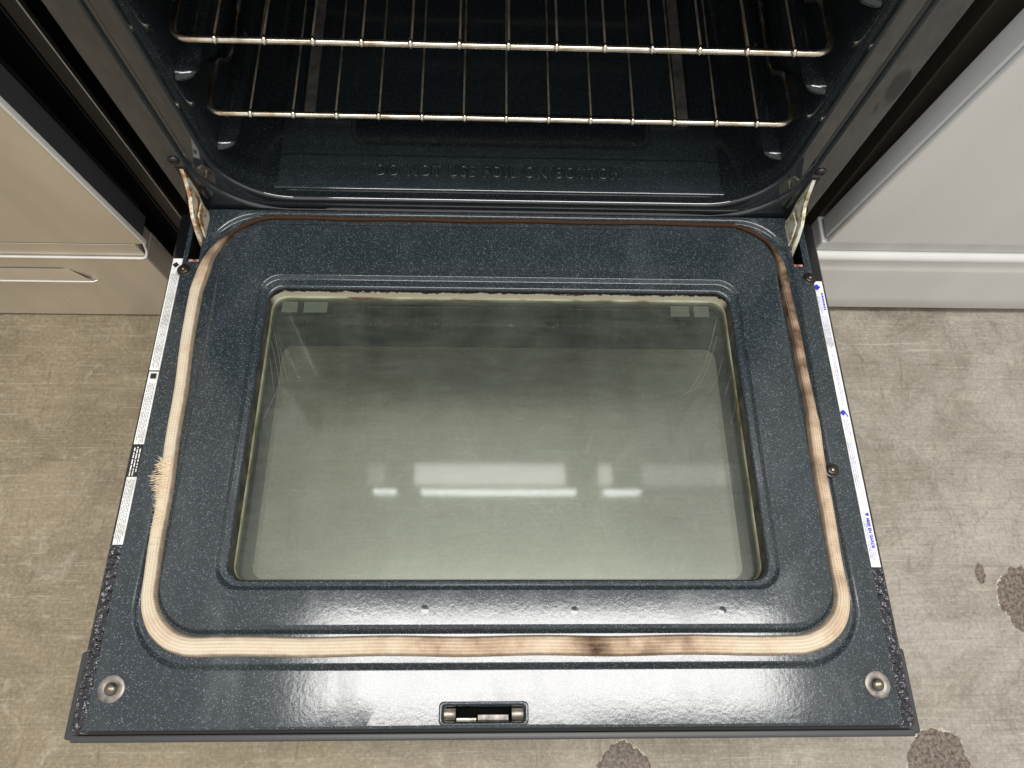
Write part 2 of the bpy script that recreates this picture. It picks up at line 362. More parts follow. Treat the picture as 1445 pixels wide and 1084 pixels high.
def text_mesh(name, s, height, width, mat, parent, mtx, extrude=.0, bevel=.0, spacing=1.0, thick=0.0):
    cu = bpy.data.curves.new(name, 'FONT'); cu.body = s; cu.size = 1; cu.align_x = 'CENTER'; cu.align_y = 'CENTER'
    cu.space_character = spacing; cu.resolution_u = 3
    tmp = bpy.data.objects.new(name + '_t', cu); COL.objects.link(tmp)
    bpy.context.view_layer.update()
    dx, dy = tmp.dimensions.x, tmp.dimensions.y
    sx, sy = width / dx, height / dy
    cu.extrude = extrude / sy; cu.bevel_depth = bevel / sy; cu.bevel_resolution = 2; cu.offset = thick / sy
    bpy.context.view_layer.update()
    me = bpy.data.meshes.new_from_object(tmp.evaluated_get(bpy.context.evaluated_depsgraph_get()))
    bpy.data.objects.remove(tmp); bpy.data.curves.remove(cu)
    me.transform(mtx @ Matrix.Diagonal((sx, sy, sy, 1))); me.materials.clear()
    return obj_me(name, me, mat, parent, sharp=50)

# ------------------------------------------------------------------ setting
fl = obj('floor', [(-4, -4, FLOOR_Z), (4, -4, FLOOR_Z), (4, 3, FLOOR_Z), (-4, 3, FLOOR_Z)], [(0, 1, 2, 3)], 'floor', smooth=False)
fl['kind'] = 'structure'

# ================================================================== THE RANGE
rng = tag(empty('range_oven', (0, 0, FLOOR_Z)),
          'dark speckled enamel oven with its door folded open, between two silver appliances', 'oven')
def child(o):   # parts are modelled in place: keep world coordinates under the root
    o.parent = rng; o.location = Vector(o.location) - rng.location; return o

# front frame round the oven mouth (x, z outlines; y is depth)
def fring(hx, y, r):
    zb = .019 - (hx - .312); zt = .40 + (hx - .312)
    return [(x, y, z) for x, z in rr(hx, zb, zt, r, 12, 10)]
prof = [(.370, .060, .012), (.370, .004, .012), (.369, .0012, .012), (.3665, 0, .012), (.3412, 0, .085), (.3396, .0006, .088), (.3384, .0030, .088),
        (.3374, .0042, .088), (.3335, .0042, .086), (.3322, .0030, .085), (.3312, .0006, .084), (.3296, 0, .082), (.3158, 0, .075),
        (.3145, .0002, .0745), (.3134, .0008, .074), (.3127, .0017, .074), (.3123, .0028, .0735), (.3122, .0042, .073)]
V, F = loft([fring(*p) for p in prof], flip=True)
child(obj('front_frame', V, F, 'enamel_frame', sharp=50, wn=True))

# cavity: side walls with rounded bottom, back and top
def cring(hx, y, r, zb): return [(x, y, z) for x, z in rr(hx, zb, .42, r, 12, 10)]
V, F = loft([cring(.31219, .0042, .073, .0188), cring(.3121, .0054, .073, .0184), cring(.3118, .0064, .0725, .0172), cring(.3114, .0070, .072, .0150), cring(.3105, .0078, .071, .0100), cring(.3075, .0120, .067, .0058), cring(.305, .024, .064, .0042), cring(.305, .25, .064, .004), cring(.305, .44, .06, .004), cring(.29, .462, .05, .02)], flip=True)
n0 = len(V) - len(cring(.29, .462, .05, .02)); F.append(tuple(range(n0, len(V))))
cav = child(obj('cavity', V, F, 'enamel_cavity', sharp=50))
# rack guide ribs pressed into the side walls
def rib(z, s, y0, y1):
    rings = []
    for i in range(15):
        y = y0 + (y1 - y0) * (i / 14 if i > 6 else (i / 6) ** 2 * .06)
        e = min(1, math.sqrt(max(0, 1 - (1 - min(1, (y - y0) / .014)) ** 2))) + .02
        rings.append([(s * (.306 - .0185 * e * math.sin(math.pi * j / 10)), y, z - .0065 * e * math.cos(math.pi * j / 10)) for j in range(11)])
    return loft(rings, close=False, flip=(s > 0))
for s in (-1, 1):
    for z in (.082, .190, .292):
        V, F = rib(z, s, .014 if z > .1 else .018, .42)
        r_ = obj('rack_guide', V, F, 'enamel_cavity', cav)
# loose bottom panel of the cavity with a pressed field, front bead and raised lettering
def panel_floor():
    Z = .0085; xs = .2815; y0, y1 = .020, .45
    bm = bmesh.new()
    # front bead + flat as a strip extruded in x
    prof = [(y0 + .0005, Z - .006), (y0, Z - .002), (y0 + .0008, Z + .0012), (y0 + .003, Z + .0022), (y0 + .0055, Z + .0012), (y0 + .0075, Z), (y0 + .012, Z)]
    for yy, dz in ((.0664, 0), (.0668, -.0032), (.0700, -.0032), (.0704, 0)): prof.append((yy, Z + dz))
    prof += [(.078, Z)]
    vs = [[bm.verts.new((x, y, z)) for x in (-xs, -xs + .002, xs - .002, xs)] for y, z in prof]
    for i in range(len(vs) - 1):
        for j in range(3): bm.faces.new((vs[i][j], vs[i][j + 1], vs[i + 1][j + 1], vs[i + 1][j]))
    # pressed field: lofted rings from the panel edge to the field
    R = []
    R.append([(x, y, Z) for x, y in rr(xs, .078, y1, .0005)])
    for ins, dz in ((0, 0), (.001, -.0006), (.002, -.0032), (.0035, -.0042), (.006, -.0044)):
        R.append([(x, y, Z + dz) for x, y in rr(.185 - ins, .082 + ins, .40 - ins, .022)])
    n = len(R[0]); base = [[bm.verts.new(p) for p in r] for r in R]
    for i in range(len(R) - 1):
        for j in range(n): bm.faces.new((base[i][j], base[i][(j + 1) % n], base[i + 1][(j + 1) % n], base[i + 1][j]))
    bm.faces.new(base[-1])
    # panel thickness at the sides
    for x in (-xs, xs):
        a = [bm.verts.new((x, y0, Z - .0005)), bm.verts.new((x, y1, Z)), bm.verts.new((x, y1, Z - .006)), bm.verts.new((x, y0, Z - .006))]
        bm.faces.new(a)
    return child(bm_obj('floor_panel', bm, 'enamel_floor', wn=True, sharp=50))
fp = panel_floor()
text_mesh('raised_lettering', 'DO NOT USE FOIL ON BOTTOM', .0155, .292, 'enamel_floor', fp,
          Matrix.Translation((-.003, .047, .0088)), .0009, .0014, 1.25, -.0001)
for x in (-.2345, .2245):      # grey bars added on the panel in place of reflections in it
    o = box('reflection_bar', x - .0065, x + .0065, .118, .43, .0088, .0145, 'refl_bar', fp, .0012)
# body casing behind the frame
for s in (-1, 1):
    a, b = sorted((s * .3685, s * .3655)); child(box('side_panel', a, b, .010, .60, FLOOR_Z + .02, .60, 'black'))
child(box('lower_front', -.366, .366, .012, .03, FLOOR_Z + .03, -.045, 'black'))
child(box('top_casing', -.366, .366, .012, .60, .455, .60, 'black'))
child(box('back_panel', -.365, .365, .58, .60, FLOOR_Z + .02, .454, 'black'))
# frame screws
for x, z in ((-.3485, .0875), (.3465, .087)):
    prof = [(.0062, 0), (.0062, .0008), (.0052, .0022), (.003, .0030), (.0018, .0024), (.0006, .0020)]
    o = lathe('frame_screw', prof, 'darkscrew', None, (x, -.0002, z)); o.rotation_euler = (rad(90), 0, 0); child(o)
# slots and hinge arms
def plate(name, outline, x, th, mat):
    bm = bmesh.new()
    a = [bm.verts.new((x - th / 2, y, z)) for y, z in outline]; b = [bm.verts.new((x + th / 2, y, z)) for y, z in outline]
    bm.faces.new(a); bm.faces.new(b[::-1]); n = len(a)
    for i in range(n): bm.faces.new((a[i], a[(i + 1) % n], b[(i + 1) % n], b[i]))
    bmesh.ops.bevel(bm, geom=bm.edges[:], offset=.0006, segments=2, affect='EDGES', profile=.5)
    return bm_obj(name, bm, mat, wn=True)
arm = [(.02, .074), (-.001, .073), (-.008, .056), (-.016, .043), (-.026, .037), (-.034, .030), (-.042, .016), (-.050, -.002), (-.056, -.016),
       (-.048, -.018), (-.030, -.012), (-.014, -.004), (-.006, .006), (-.004, .020), (.0, .034), (.004, .048), (.02, .060)]
for s, mt, x in ((-1, 'hinge_rust', -.3465), (1, 'hinge_cream', .3455)):
    h = child(plate('hinge_arm', arm, x, .0040, mt))
    h['label'] = 'rust-stained hinge arm' if s < 0 else 'yellowed hinge arm'
    fl_ = plate('hinge_flange', [(-.012, .026), (-.030, .028), (-.038, .014), (-.046, -.004), (-.020, -.004), (-.010, .004)], x - s * .0050, .0020, mt); fl_.parent = h
    o = child(box('hinge_slot', x - .0058, x + .0058, -.0006, .0004, .030, .076, 'black', None, .0002))

# ------------------------------------------------------------------ open door (own frame: hinge at origin, -y towards the viewer)
YN, YF = -.543, .010
def dring(hx, yn, yf, r, z): return [(x, y, z) for x, y in rr(hx, yn, yf, r, 12, 12)]
S = []
S += [dring(.3625, YN, YF, .004, -.010), dring(.3625, YN, YF, .004, -.0022), dring(.3617, YN + .0008, YF - .0008, .004, -.0006), dring(.3600, YN + .0025, YF - .0025, .004, 0)]
# trough for the gasket
S += [dring(.3420, -.4955, .0055, .060, 0), dring(.3405, -.4940, .0040, .059, -.0003), dring(.3390, -.4922, .0030, .058, -.0016), dring(.3378, -.4905, .0020, .057, -.0032), dring(.3360, -.4885, .0012, .056, -.0038)]
S += [dring(.3222, -.4640, -.0090, .047, -.0038), dring(.3208, -.4625, -.0104, .046, -.0030), dring(.3198, -.4612, -.0114, .0455, .0004), dring(.3188, -.4598, -.0124, .045, .0022), dring(.3170, -.4580, -.0142, .044, .0034), dring(.3145, -.4555, -.0168, .042, .0038)]
# step down to the lip round the window
S += [dring(.2708, -.4258, -.0812, .024, .0038), dring(.2697, -.4246, -.0824, .0235, .0034), dring(.2686, -.4234, -.0836, .023, .0018), dring(.2674, -.4221, -.0849, .022, .0002), dring(.2660, -.4206, -.0864, .021, -.0002)]
S += [dring(.2625, -.4172, -.0932, .0185, -.0002), dring(.2610, -.4160, -.0948, .018, -.0010), dring(.2602, -.4152, -.0958, .0175, -.0026), dring(.2601, -.4151, -.0959, .017, -.0042)]
V, F = loft(S)
bm = bmesh.new(); bv = [bm.verts.new(p) for p in V]
for f_ in F: bm.faces.new([bv[i] for i in f_])
def cut_rect(bm, x0, x1, y0, y1):
    """cut a rectangular hole through the sheet"""
    for co, no in (((x0, 0, 0), (1, 0, 0)), ((x1, 0, 0), (1, 0, 0)), ((0, y0, 0), (0, 1, 0)), ((0, y1, 0), (0, 1, 0))):
        fs = [f for f in bm.faces if min(v.co.x for v in f.verts) < x1 + .001 and max(v.co.x for v in f.verts) > x0 - .001
              and min(v.co.y for v in f.verts) < y1 + .001 and max(v.co.y for v in f.verts) > y0 - .001]
        gm = list({v for f in fs for v in f.verts}) + list({e for f in fs for e in f.edges}) + fs
        bmesh.ops.bisect_plane(bm, geom=gm, plane_co=co, plane_no=no, dist=1e-6)
    kill = [f for f in bm.faces if x0 < f.calc_center_median().x < x1 and y0 < f.calc_center_median().y < y1]
    bmesh.ops.delete(bm, geom=kill, context='FACES')
SLOT = [(-.3562, -.3434, -.064, .0101), (.3420, .3535, -.060, .0101)]
for q in SLOT: cut_rect(bm, *q)
LX0, LX1, LY0, LY1 = -.0540, .0232, -.5400, -.5222
cut_rect(bm, LX0, LX1, LY0, LY1)
door = bm_obj('door', bm, 'enamel', None, sharp=45, wn=True)
door.location = (0, -.012, 0); door.rotation_euler = (-TILT, 0, 0); child(door)
def D(o): o.parent = door; return o

# outer shell: hammered black rim, sides, window frit
Y2 = -.5462
R_ = [dring(.3610, YN + .003, YF - .002, .003, -.0085), dring(.3760, Y2 + .002, YF - .002, .006, -.0085), dring(.3785, Y2, YF - .001, .007, -.0105), dring(.3790, Y2, YF - .001, .007, -.0140), dring(.3790, Y2, YF - .001, .007, -.046), dring(.377, Y2 + .002, YF - .003, .007, -.048),
      dring(.262, -.4200, -.0900, .02, -.048)]
V, F = loft(R_); D(obj('outer_shell', V, F, 'hammered', sharp=50))
# end trim of the door front that stands out past the shell at the near end
bm = bmesh.new()
for s in (-1, 1):
    a, b = sorted((s * .3805, s * .3935)); box_bm(bm, a, b, -.5515, -.4765, -.048, -.030, .0025)
box_bm(bm, -.3800, .3800, -.5530, -.5468, -.048, -.016, .0015)
D(bm_obj('front_trim', bm, 'darkgrey', wn=True))
# seal strips, glass panes, heat shield
V, F = loft([dring(.2606, -.4156, -.0954, .0175, -.0036), dring(.2608, -.4158, -.0952, .0175, -.0180), dring(.2606, -.4156, -.0956, .0175, -.0202)]); D(obj('window_seal', V, F, 'seal'))
V, F = loft([dring(.2606, -.4156, -.0956, .0175, -.0202), dring(.2594, -.4143, -.0972, .016, -.0212), dring(.2590, -.4140, -.0976, .016, -.0262), dring(.2600, -.4150, -.0960, .016, -.0268)]); D(obj('glass_rim', V, F, 'glassedge'))
def pane(name, hx, yn, yf, r, z, mat):
    ring = dring(hx, yn, yf, r, z); return D(obj(name, ring, [tuple(range(len(ring)))], mat, smooth=False))
pane('inner_glass', .2588, -.4138, -.0974, .016, -.0232, 'glass')
V, F = loft([dring(.2610, -.4160, -.0950, .017, -.0270), dring(.2640, -.4200, -.0920, .017, -.0470)]); D(obj('heat_shield', V, F, 'shield'))
V, F = loft([dring(.2700, -.4300, -.0860, .01, -.0466), dring(.2505, -.4380 + .03, -.1460, .012, -.0466)]); D(obj('glass_border', V, F, 'frit'))
pane('outer_glass', .272, -.432, -.084, .01, -.0472, 'glass_outer')
for x0, x1 in ((-.2520, -.2340), (-.2270, -.2000), (.1985, .2210), (.2260, .2440)):
    D(box('glass_clip', x0, x1, -.1125, -.0985, -.0290, -.0275, 'clip', None, .0007))
# scratches left in the glass corners
SCR = [[(-.2560, -.138), (-.247, -.166), (-.238, -.205)], [(-.2570, -.152), (-.248, -.180), (-.240, -.208)], [(-.2560, -.172), (-.250, -.196), (-.2465, -.212)], [(-.2470, -.158), (-.238, -.185), (-.2330, -.200)], [(-.2440, -.215), (-.253, -.245)],
       [(.2505, -.118), (.240, -.150), (.226, -.185), (.206, -.2125)], [(.2480, -.140), (.238, -.168), (.220, -.205), (.2, -.214)], [(.2500, -.170), (.242, -.195), (.228, -.212)], [(.2575, -.190), (.248, -.214)], [(.2590, -.222), (.250, -.248)], [(.2470, -.126), (.243, -.140)]]
for pts in SCR:
    V, F = tube(bend([(x, y, -.0231) for x, y in pts], .02, 4), .00011, 4); D(obj('glass_scratch', V, F, 'scratch'))
# three weld dimples on the panel
for x, y in ((-.071, -.4424), (.0685, -.4439), (.2084, -.4442)):
    lathe('weld_dimple', [(.0040, -.00001), (.0030, .00005), (.0020, .00013), (.0010, .00019), (.0004, .0002)], 'enamel', door, (x, y, .0038), 14)

# slots with their rusty lip, latch recess
for x0, x1, y0, y1 in SLOT:
    bm = bmesh.new()
    for a in ((x0, x0, y0, y1), (x1, x1, y0, y1), (x0, x1, y0, y0), ):
        vs = [bm.verts.new(p) for p in ((a[0], a[2], 0), (a[1], a[3] if a[2] != a[3] else a[2], 0), (a[1], a[3], -.03), (a[0], a[2], -.03))]
        bm.faces.new(vs)
    vs = [bm.verts.new(p) for p in ((x0, y0, -.03), (x1, y0, -.03), (x1, y1, -.03), (x0, y1, -.03))]; bm.faces.new(vs)
    D(bm_obj('slot_well', bm, 'matte', smooth=False))
    D(box('slot_lip', x0 + .0004, x1 - .0004, y0 + .0002, y0 + .0042, -.0050, -.0012, 'rust', None, .0008))
# latch recess: rounded rim, sunken ends, dark mouth and catch inside
cx, hx = (LX0 + LX1) / 2, (LX1 - LX0) / 2
def lring(hx, y0, y1, r, z): return [(x, y, z) for x, y in rr(hx, y0, y1, r, 6, 4, cx)]
V, F = loft([lring(hx + .0012, LY0 - .0008, LY1 + .0010, .0040, .0003), lring(hx - .0002, LY0 + .0004, LY1 - .0002, .0038, .0010), lring(hx - .0014, LY0 + .0014, LY1 - .0014, .0034, .0006), lring(hx - .0026, LY0 + .0024, LY1 - .0028, .003, -.0018), lring(hx - .0032, LY0 + .0028, LY1 - .0036, .003, -.0060)])
D(obj('latch_rim', V, F, 'enamel', wn=True, sharp=60))
bm = bmesh.new(); box_bm(bm, LX0 + .002, LX1 - .002, LY0 + .001, LY1 - .001, -.026, -.024)
box_bm(bm, LX0 + .002, LX1 - .002, LY1 - .0034, LY1 - .0026, -.025, -.0045)
D(bm_obj('latch_well', bm, 'matte', smooth=False))
for a, b in ((LX0 + .0032, LX0 + .0135), (LX1 - .0135, LX1 - .0032)):
    bm = bmesh.new(); prof = [(LY0 + .0030 + (LY1 - LY0 - .0075) * i / 8, -.0052 + .0016 * math.sin(math.pi * i / 8) * (1 if i % 2 else .7)) for i in range(9)]
    vs = [[bm.verts.new((x, y, z)) for x in (a, (a + b) / 2, b)] for y, z in prof]
    for r in vs: r[1].co.z -= .0012
    for i in range(8):
        for j in range(2): bm.faces.new((vs[i][j], vs[i][j + 1], vs[i + 1][j + 1], vs[i + 1][j]))
    D(bm_obj('latch_shoulder', bm, 'screw', sharp=80))
D(box('latch_catch', LX0 + .0140, LX0 + .0320, LY0 + .0030, LY0 + .0052, -.012, -.0085, 'hinge_cream', None, .0006))
D(box('latch_foil', LX0 + .0330, LX1 - .0160, LY0 + .0028, LY0 + .0078, -.018, -.014, 'washer', None, .0006))

# screws
def small_screw(x, y):
    o = lathe('panel_screw', [(.0078, -.0004), (.0077, .0006), (.0066, .0010), (.0058, .0010), (.0055, .0022), (.0046, .0029), (.0018, .0031), (.0008, .0028)], 'darkscrew', door, (x, y, .0))
    lathe('screw_recess', [(.0016, .0029), (.0012, .0036), (.0004, .0038)], 'brass', door, (x, y, 0), 10)
small_screw(-.3575, -.0755); small_screw(.3567, -.0762); small_screw(.3402, -.3062); small_screw(-.3395, -.3092)
for x, y in ((-.3445, -.5094), (.3443, -.5092)):
    lathe('washer', [(.0118, -.0003), (.0116, .0012), (.0108, .0017), (.0066, .0013), (.0058, .0010)], 'washer', door, (x, y, 0), 32)
    lathe('corner_screw', [(.0056, .0008), (.0055, .0026), (.0046, .0041), (.0026, .0050), (.0008, .0053)], 'screw', door, (x, y, 0), 20)
    lathe('screw_recess', [(.0014, .0049), (.0010, .0057), (.0003, .0058)], 'brass', door, (x + .0004, y + .0004, 0), 10)

# gasket: flat woven rope following the trough
def gasket_path():
    hx, yn, yf, rt, rb = .3288, -.4745, -.0005, .066, .052; pts = []
    cs = [(hx - rt, yf - rt, 0, rt), (-hx + rt, yf - rt, 90, rt), (-hx + rb, yn + rb, 180, rb), (hx - rb, yn + rb, 270, rb)]
    for i, (x, y, a, r) in enumerate(cs):
        arc = [(x + r * math.cos(rad(a + 90 * j / 16)), y + r * math.sin(rad(a + 90 * j / 16))) for j in range(17)]
        nx, ny, na, nr = cs[(i + 1) % 4]; q = (nx + nr * math.cos(rad(na)), ny + nr * math.sin(rad(na))); p = arc[-1]
        pts += arc + [(p[0] + (q[0] - p[0]) * j / 40, p[1] + (q[1] - p[1]) * j / 40) for j in range(1, 40)]
    out = []
    for x, y in pts:
        if x < -.25: x -= .0120 * max(0, min(1, (y + .45) / .33)) ** 1.3 * (1 if y < -.10 else max(0, 1 - (y + .10) / .075) ** 1.2)
        if x > .30: x += .0015 * math.sin(y * 21)
        x += .0006 * math.sin(y * 60 + x * 31); y += .0006 * math.sin(x * 45)
        out.append((x, y))
    return out
GP = gasket_path(); NG = len(GP)
def gasket():
    me_v = []; uvs = []; burns = []; K = 21; L = 0
    for i, (x, y) in enumerate(GP + [GP[0]]):
        i0 = i % NG; p, q = Vector(GP[i0 - 1]), Vector(GP[(i0 + 1) % NG]); t = (q - p).normalized(); nrm = Vector((t.y, -t.x))
        if i: L += (Vector(GP[i0]) - Vector(GP[i - 1])).length
        top = max(0, min(1, (y + .075) / .055)); bot = max(0, min(1, (-.43 - y) / .03))
        hw = .0070 + .0020 * bot - .0046 * top; ht = .0080 - .0044 * top
        if x > .31 and y > -.25: hw -= .0014
        b = 1.25 * top
        if x > .30: b = max(b, .20 + .62 * max(0, min(1, (y + .36) / .20)))
        if x < -.30: b = max(b, .75 * max(0, min(1, (y + .105) / .06)))
        if y < -.45:
            b = max(b, .44 * math.exp(-((x + .03) / .08) ** 2), .80 * math.exp(-((x - .085) / .030) ** 2), .46 * math.exp(-((x - .14) / .06) ** 2))
        for j in range(K):
            a = -1 + 2 * j / (K - 1)
            z = -.0036 + ht * (1 - abs(a) ** 3.4) ** .55 if abs(a) < 1 else -.0036
            z += .00010 * math.cos(a * math.pi * 5) * (1 - abs(a))
            me_v.append((x + nrm.x * hw * a, y + nrm.y * hw * a, z)); uvs.append((L, a)); burns.append(b)
    F = [(i * K + j, (i + 1) * K + j, (i + 1) * K + j + 1, i * K + j + 1) for i in range(NG) for j in range(K - 1)]
    me = bpy.data.meshes.new('gasket'); me.from_pydata(me_v, [], F)
    ul = me.uv_layers.new(name='UVMap')
    for lp in me.loops: ul.data[lp.index].uv = uvs[lp.vertex_index]
    at = me.attributes.new('burn', 'FLOAT', 'POINT'); at.data.foreach_set('value', burns)
    bm = bmesh.new(); bm.from_mesh(me); bmesh.ops.recalc_face_normals(bm, faces=bm.faces[:]); bm.to_mesh(me); bm.free()
    up = sum(p.normal.z for p in me.polygons)
    if up < 0: me.flip_normals()
    return obj_me('gasket', me, 'gasket', door, sharp=80)
gasket()['label'] = 'woven fibre gasket, scorched brown along the top and right'
# frayed fibres on the left run
V, F = [], []
clumps = [(-.3035, 1.0), (-.308, .9), (-.3165, .95), (-.325, .8), (-.331, .6), (-.339, .42), (-.346, .35), (-.356, .25), (-.366, .28), (-.378, .2)]
for cy, amt in clumps:
    tip = (random.uniform(.008, .0125) * amt + .002, random.uniform(-.004, .004))
    for i in range(int(16 + 22 * amt)):
        y = cy + random.gauss(0, .0028); x = -.3395 + .0105 * max(0, min(1, 1 - (y + .45) / .4)) ** 1.2
        z = .001 + random.random() * .0045; f_l = random.uniform(.35, 1.15)
        ex = x - tip[0] * f_l; ey = y + tip[1] * f_l + random.gauss(0, .0030)
        P = [Vector((x + .005, y + random.gauss(0, .001), z)), Vector((x - .1 * (x - ex), y, z + .0012)), Vector(((x + ex) / 2, (y + ey) / 2 + random.gauss(0, .0012), z + random.uniform(-.0005, .0025))), Vector((ex, ey, z + random.uniform(-.003, .002)))]
        P = [(1 - t) ** 3 * P[0] + 3 * t * (1 - t) ** 2 * P[1] + 3 * t * t * (1 - t) * P[2] + t ** 3 * P[3] for t in (0, .25, .5, .75, 1)]
        v, f_ = tube(P, [.00030, .00028, .00025, .00022, .00010], 4)
        n = len(V); V += v; F += [tuple(q + n for q in r) for r in f_]
fr = obj('frayed_fibres', V, F, 'fibre', door); fr['kind'] = 'stuff'

# warning labels on the rim
ZL = -.0080
def strip(name, x0, x1, y0, y1, z, mat, par):
    return box(name, x0, x1, y0, y1, z - .0004, z, mat, par, .0001, 1)
def print_lines(name, mat, parent, cols, y0, y1, z, gap=(.0006, .0016), wd=(.0012, .0060), th=.00050):
    """rows of tiny illegible print running along the strip"""
    V, F = [], []
    for cx_ in cols:
        y = y1 - random.random() * .002; stop = y0 + random.random() * .006
        while y > stop:
            w = random.uniform(*wd)
            n = len(V); V += [(cx_ - th / 2, y - w, z), (cx_ + th / 2, y - w, z), (cx_ + th / 2, y, z), (cx_ - th / 2, y, z)]; F.append((n, n + 1, n + 2, n + 3))
            y -= w + random.uniform(*gap)
    return obj(name, V, F, mat, parent, smooth=False)
def diamond(name, x, y, r, mat):
    return D(obj(name, [(x - r, y, ZL + .0009), (x, y - r, ZL + .0009), (x + r, y, ZL + .0009), (x, y + r, ZL + .0009)], [(0, 1, 2, 3)], mat, smooth=False))
lx0, lx1 = -.3762, -.3652
D(strip('warning_label', lx0, lx1, -.196, -.055, ZL, 'paper', door)); D(strip('warning_label', lx0 + .0004, lx1, -.279, -.1975, ZL, 'paper', door))
D(strip('black_label', lx0 + .0008, lx1, -.3125, -.2800, ZL, 'ink', door)); D(strip('warning_label', lx0 + .0008, lx1, -.381, -.3135, ZL, 'paper', door))
diamond('label_symbol', -.3716, -.0640, .0038, 'ink')
D(obj('label_symbol', [(-.3732, -.2060, ZL + .0009), (-.3672, -.2060, ZL + .0009), (-.3672, -.2000, ZL + .0009), (-.3732, -.2000, ZL + .0009)], [(0, 1, 2, 3)], 'ink', smooth=False))
cs = [lx0 + .0022, lx0 + .0038, lx0 + .0054, lx0 + .0070, lx0 + .0086]
print_lines('label_print', 'inkgrey', door, cs, -.193, -.074, ZL + .0005); print_lines('label_print', 'inkgrey', door, cs, -.277, -.210, ZL + .0005)
print_lines('label_print', 'inkgrey', door, cs, -.378, -.316, ZL + .0005)
print_lines('label_print', 'paper', door, [lx0 + .003, lx0 + .0058, lx0 + .0086], -.3105, -.2820, ZL + .0005, th=.0012)
rx0, rx1 = .3644, .3752
D(strip('warning_label', rx0, rx1, -.4025, -.0745, ZL, 'paper', door))
diamond('label_symbol', .3676, -.0830, .0042, 'blue')
text_mesh('label_print', 'A WARNING', .0024, .024, 'blue', door, Matrix.Translation((.3722, -.102, ZL + .0006)) @ Matrix.Rotation(rad(-90), 4, 'Z'), thick=.00012) if False else print_lines('label_print', 'blue', door, [.3722], -.116, -.0905, ZL + .0005, (.0005, .001), (.0015, .003), .0020)
print_lines('label_print', 'paleblue', door, [.3664, .3680, .3696], -.118, -.094, ZL + .0005)
print_lines('label_print', 'paleblue', door, [.3672, .3690, .3708, .3726], -.160, -.120, ZL + .0005)
print_lines('label_print', 'paleblue', door, [.3700, .3718], -.232, -.168, ZL + .0005)
diamond('label_symbol', .3682, -.2395, .0034, 'blue')
D(obj('label_symbol', [(.3690, -.2360, ZL + .0009), (.3700, -.2366, ZL + .0009), (.3735, -.2440, ZL + .0009), (.3725, -.2445, ZL + .0009)], [(0, 1, 2, 3)], 'blue', smooth=False))
print_lines('label_print', 'paleblue', door, [.3680, .3700, .3720], -.262, -.246, ZL + .0005)
print_lines('label_print', 'paleblue', door, [.3672, .3692, .3712], -.322, -.272, ZL + .0005)
D(obj('label_symbol', [(.3692, -.3500, ZL + .0009), (.3692 + .0040, -.3500 + .0020, ZL + .0009), (.3692 + .0040, -.3500 - .0022, ZL + .0009)], [(0, 2, 1)], 'blue', smooth=False))
text_mesh('label_print', 'MISE EN GARDE', .0030, .0300, 'blue', door, Matrix.Translation((.3715, -.3690, ZL + .0006)) @ Matrix.Rotation(rad(-90), 4, 'Z'), thick=.00015)
print_lines('label_print', 'paleblue', door, [.3672, .3688], -.398, -.352, ZL + .0005)
print_lines('label_print', 'paleblue', door, [.3705, .3722], -.398, -.387, ZL + .0005)

# ================================================================== RACKS
def rack(z, hx, y0, off, label):
    root = tag(empty('oven_rack', (0, y0, z)), label, 'oven rack', 'wire racks in the oven')
    def C(o): o.parent = root; return o
    f0 = .022
    path = [(-hx, .40, -.032), (-hx, .095, -.032), (-hx, .066, 0), (-hx, 0, 0), (hx, 0, 0), (hx, .066, 0), (hx, .095, -.032), (hx, .40, -.032)]
    V, F = tube(bend(path, .017, 7), .0029, 10); C(obj('outer_wire', V, F, 'wire', sharp=80))
    V, F = tube([(-hx + .003, .40, -.0005), (hx - .003, .40, -.0005)], .003, 8); C(obj('rear_wire', V, F, 'wire', sharp=80))
    V, F = tube([(-hx + .003, .20, -.0008), (hx - .003, .20, -.0008)], .003, 8); C(obj('cross_wire', V, F, 'wire', sharp=80))
    P = bend([(0, -.0042, .0012), (0, .0, .0046), (0, .02, .0040), (0, .10, .0030), (0, .40, .0028)], .01, 5)
    V, F = tube(P, [.0015] + [.00105] * (len(P) - 1), 8); first = obj('rung', V, F, 'rung', sharp=80); C(first)
    V, F = tube([(0, -.0052, .0008), (0, -.0044, .0026), (0, -.0022, .0048), (0, .001, .0056)], [.0010, .0021, .0023, .0013], 8)
    nub = obj('weld_nub', V, F, 'wire', sharp=80); C(nub)
    for i in range(13):
        x = off + (i - 6) * .0427
        for p in (first, nub):
            o = p if i == 0 else p.copy()
            if i: COL.objects.link(o); o.parent = root
            o.location = (x + random.uniform(-.0006, .0006), 0, 0)
rack(.2342, .2939, .020, .0015, 'upper wire oven rack, gold-tinted front bar, nearest the top edge')
rack(.1385, .2973, .020, .0025, 'lower wire oven rack, front bar just above the embossed oven floor')

# ================================================================== NEIGHBOURS
def bevel_panel(name, x0, x1, y, z0, z1, th, mat, parent, bev, seg=3):
    bm = bmesh.new(); box_bm(bm, x0, x1, y, y + th, z0, z1, bev, seg); return bm_obj(name, bm, mat, parent, wn=True)
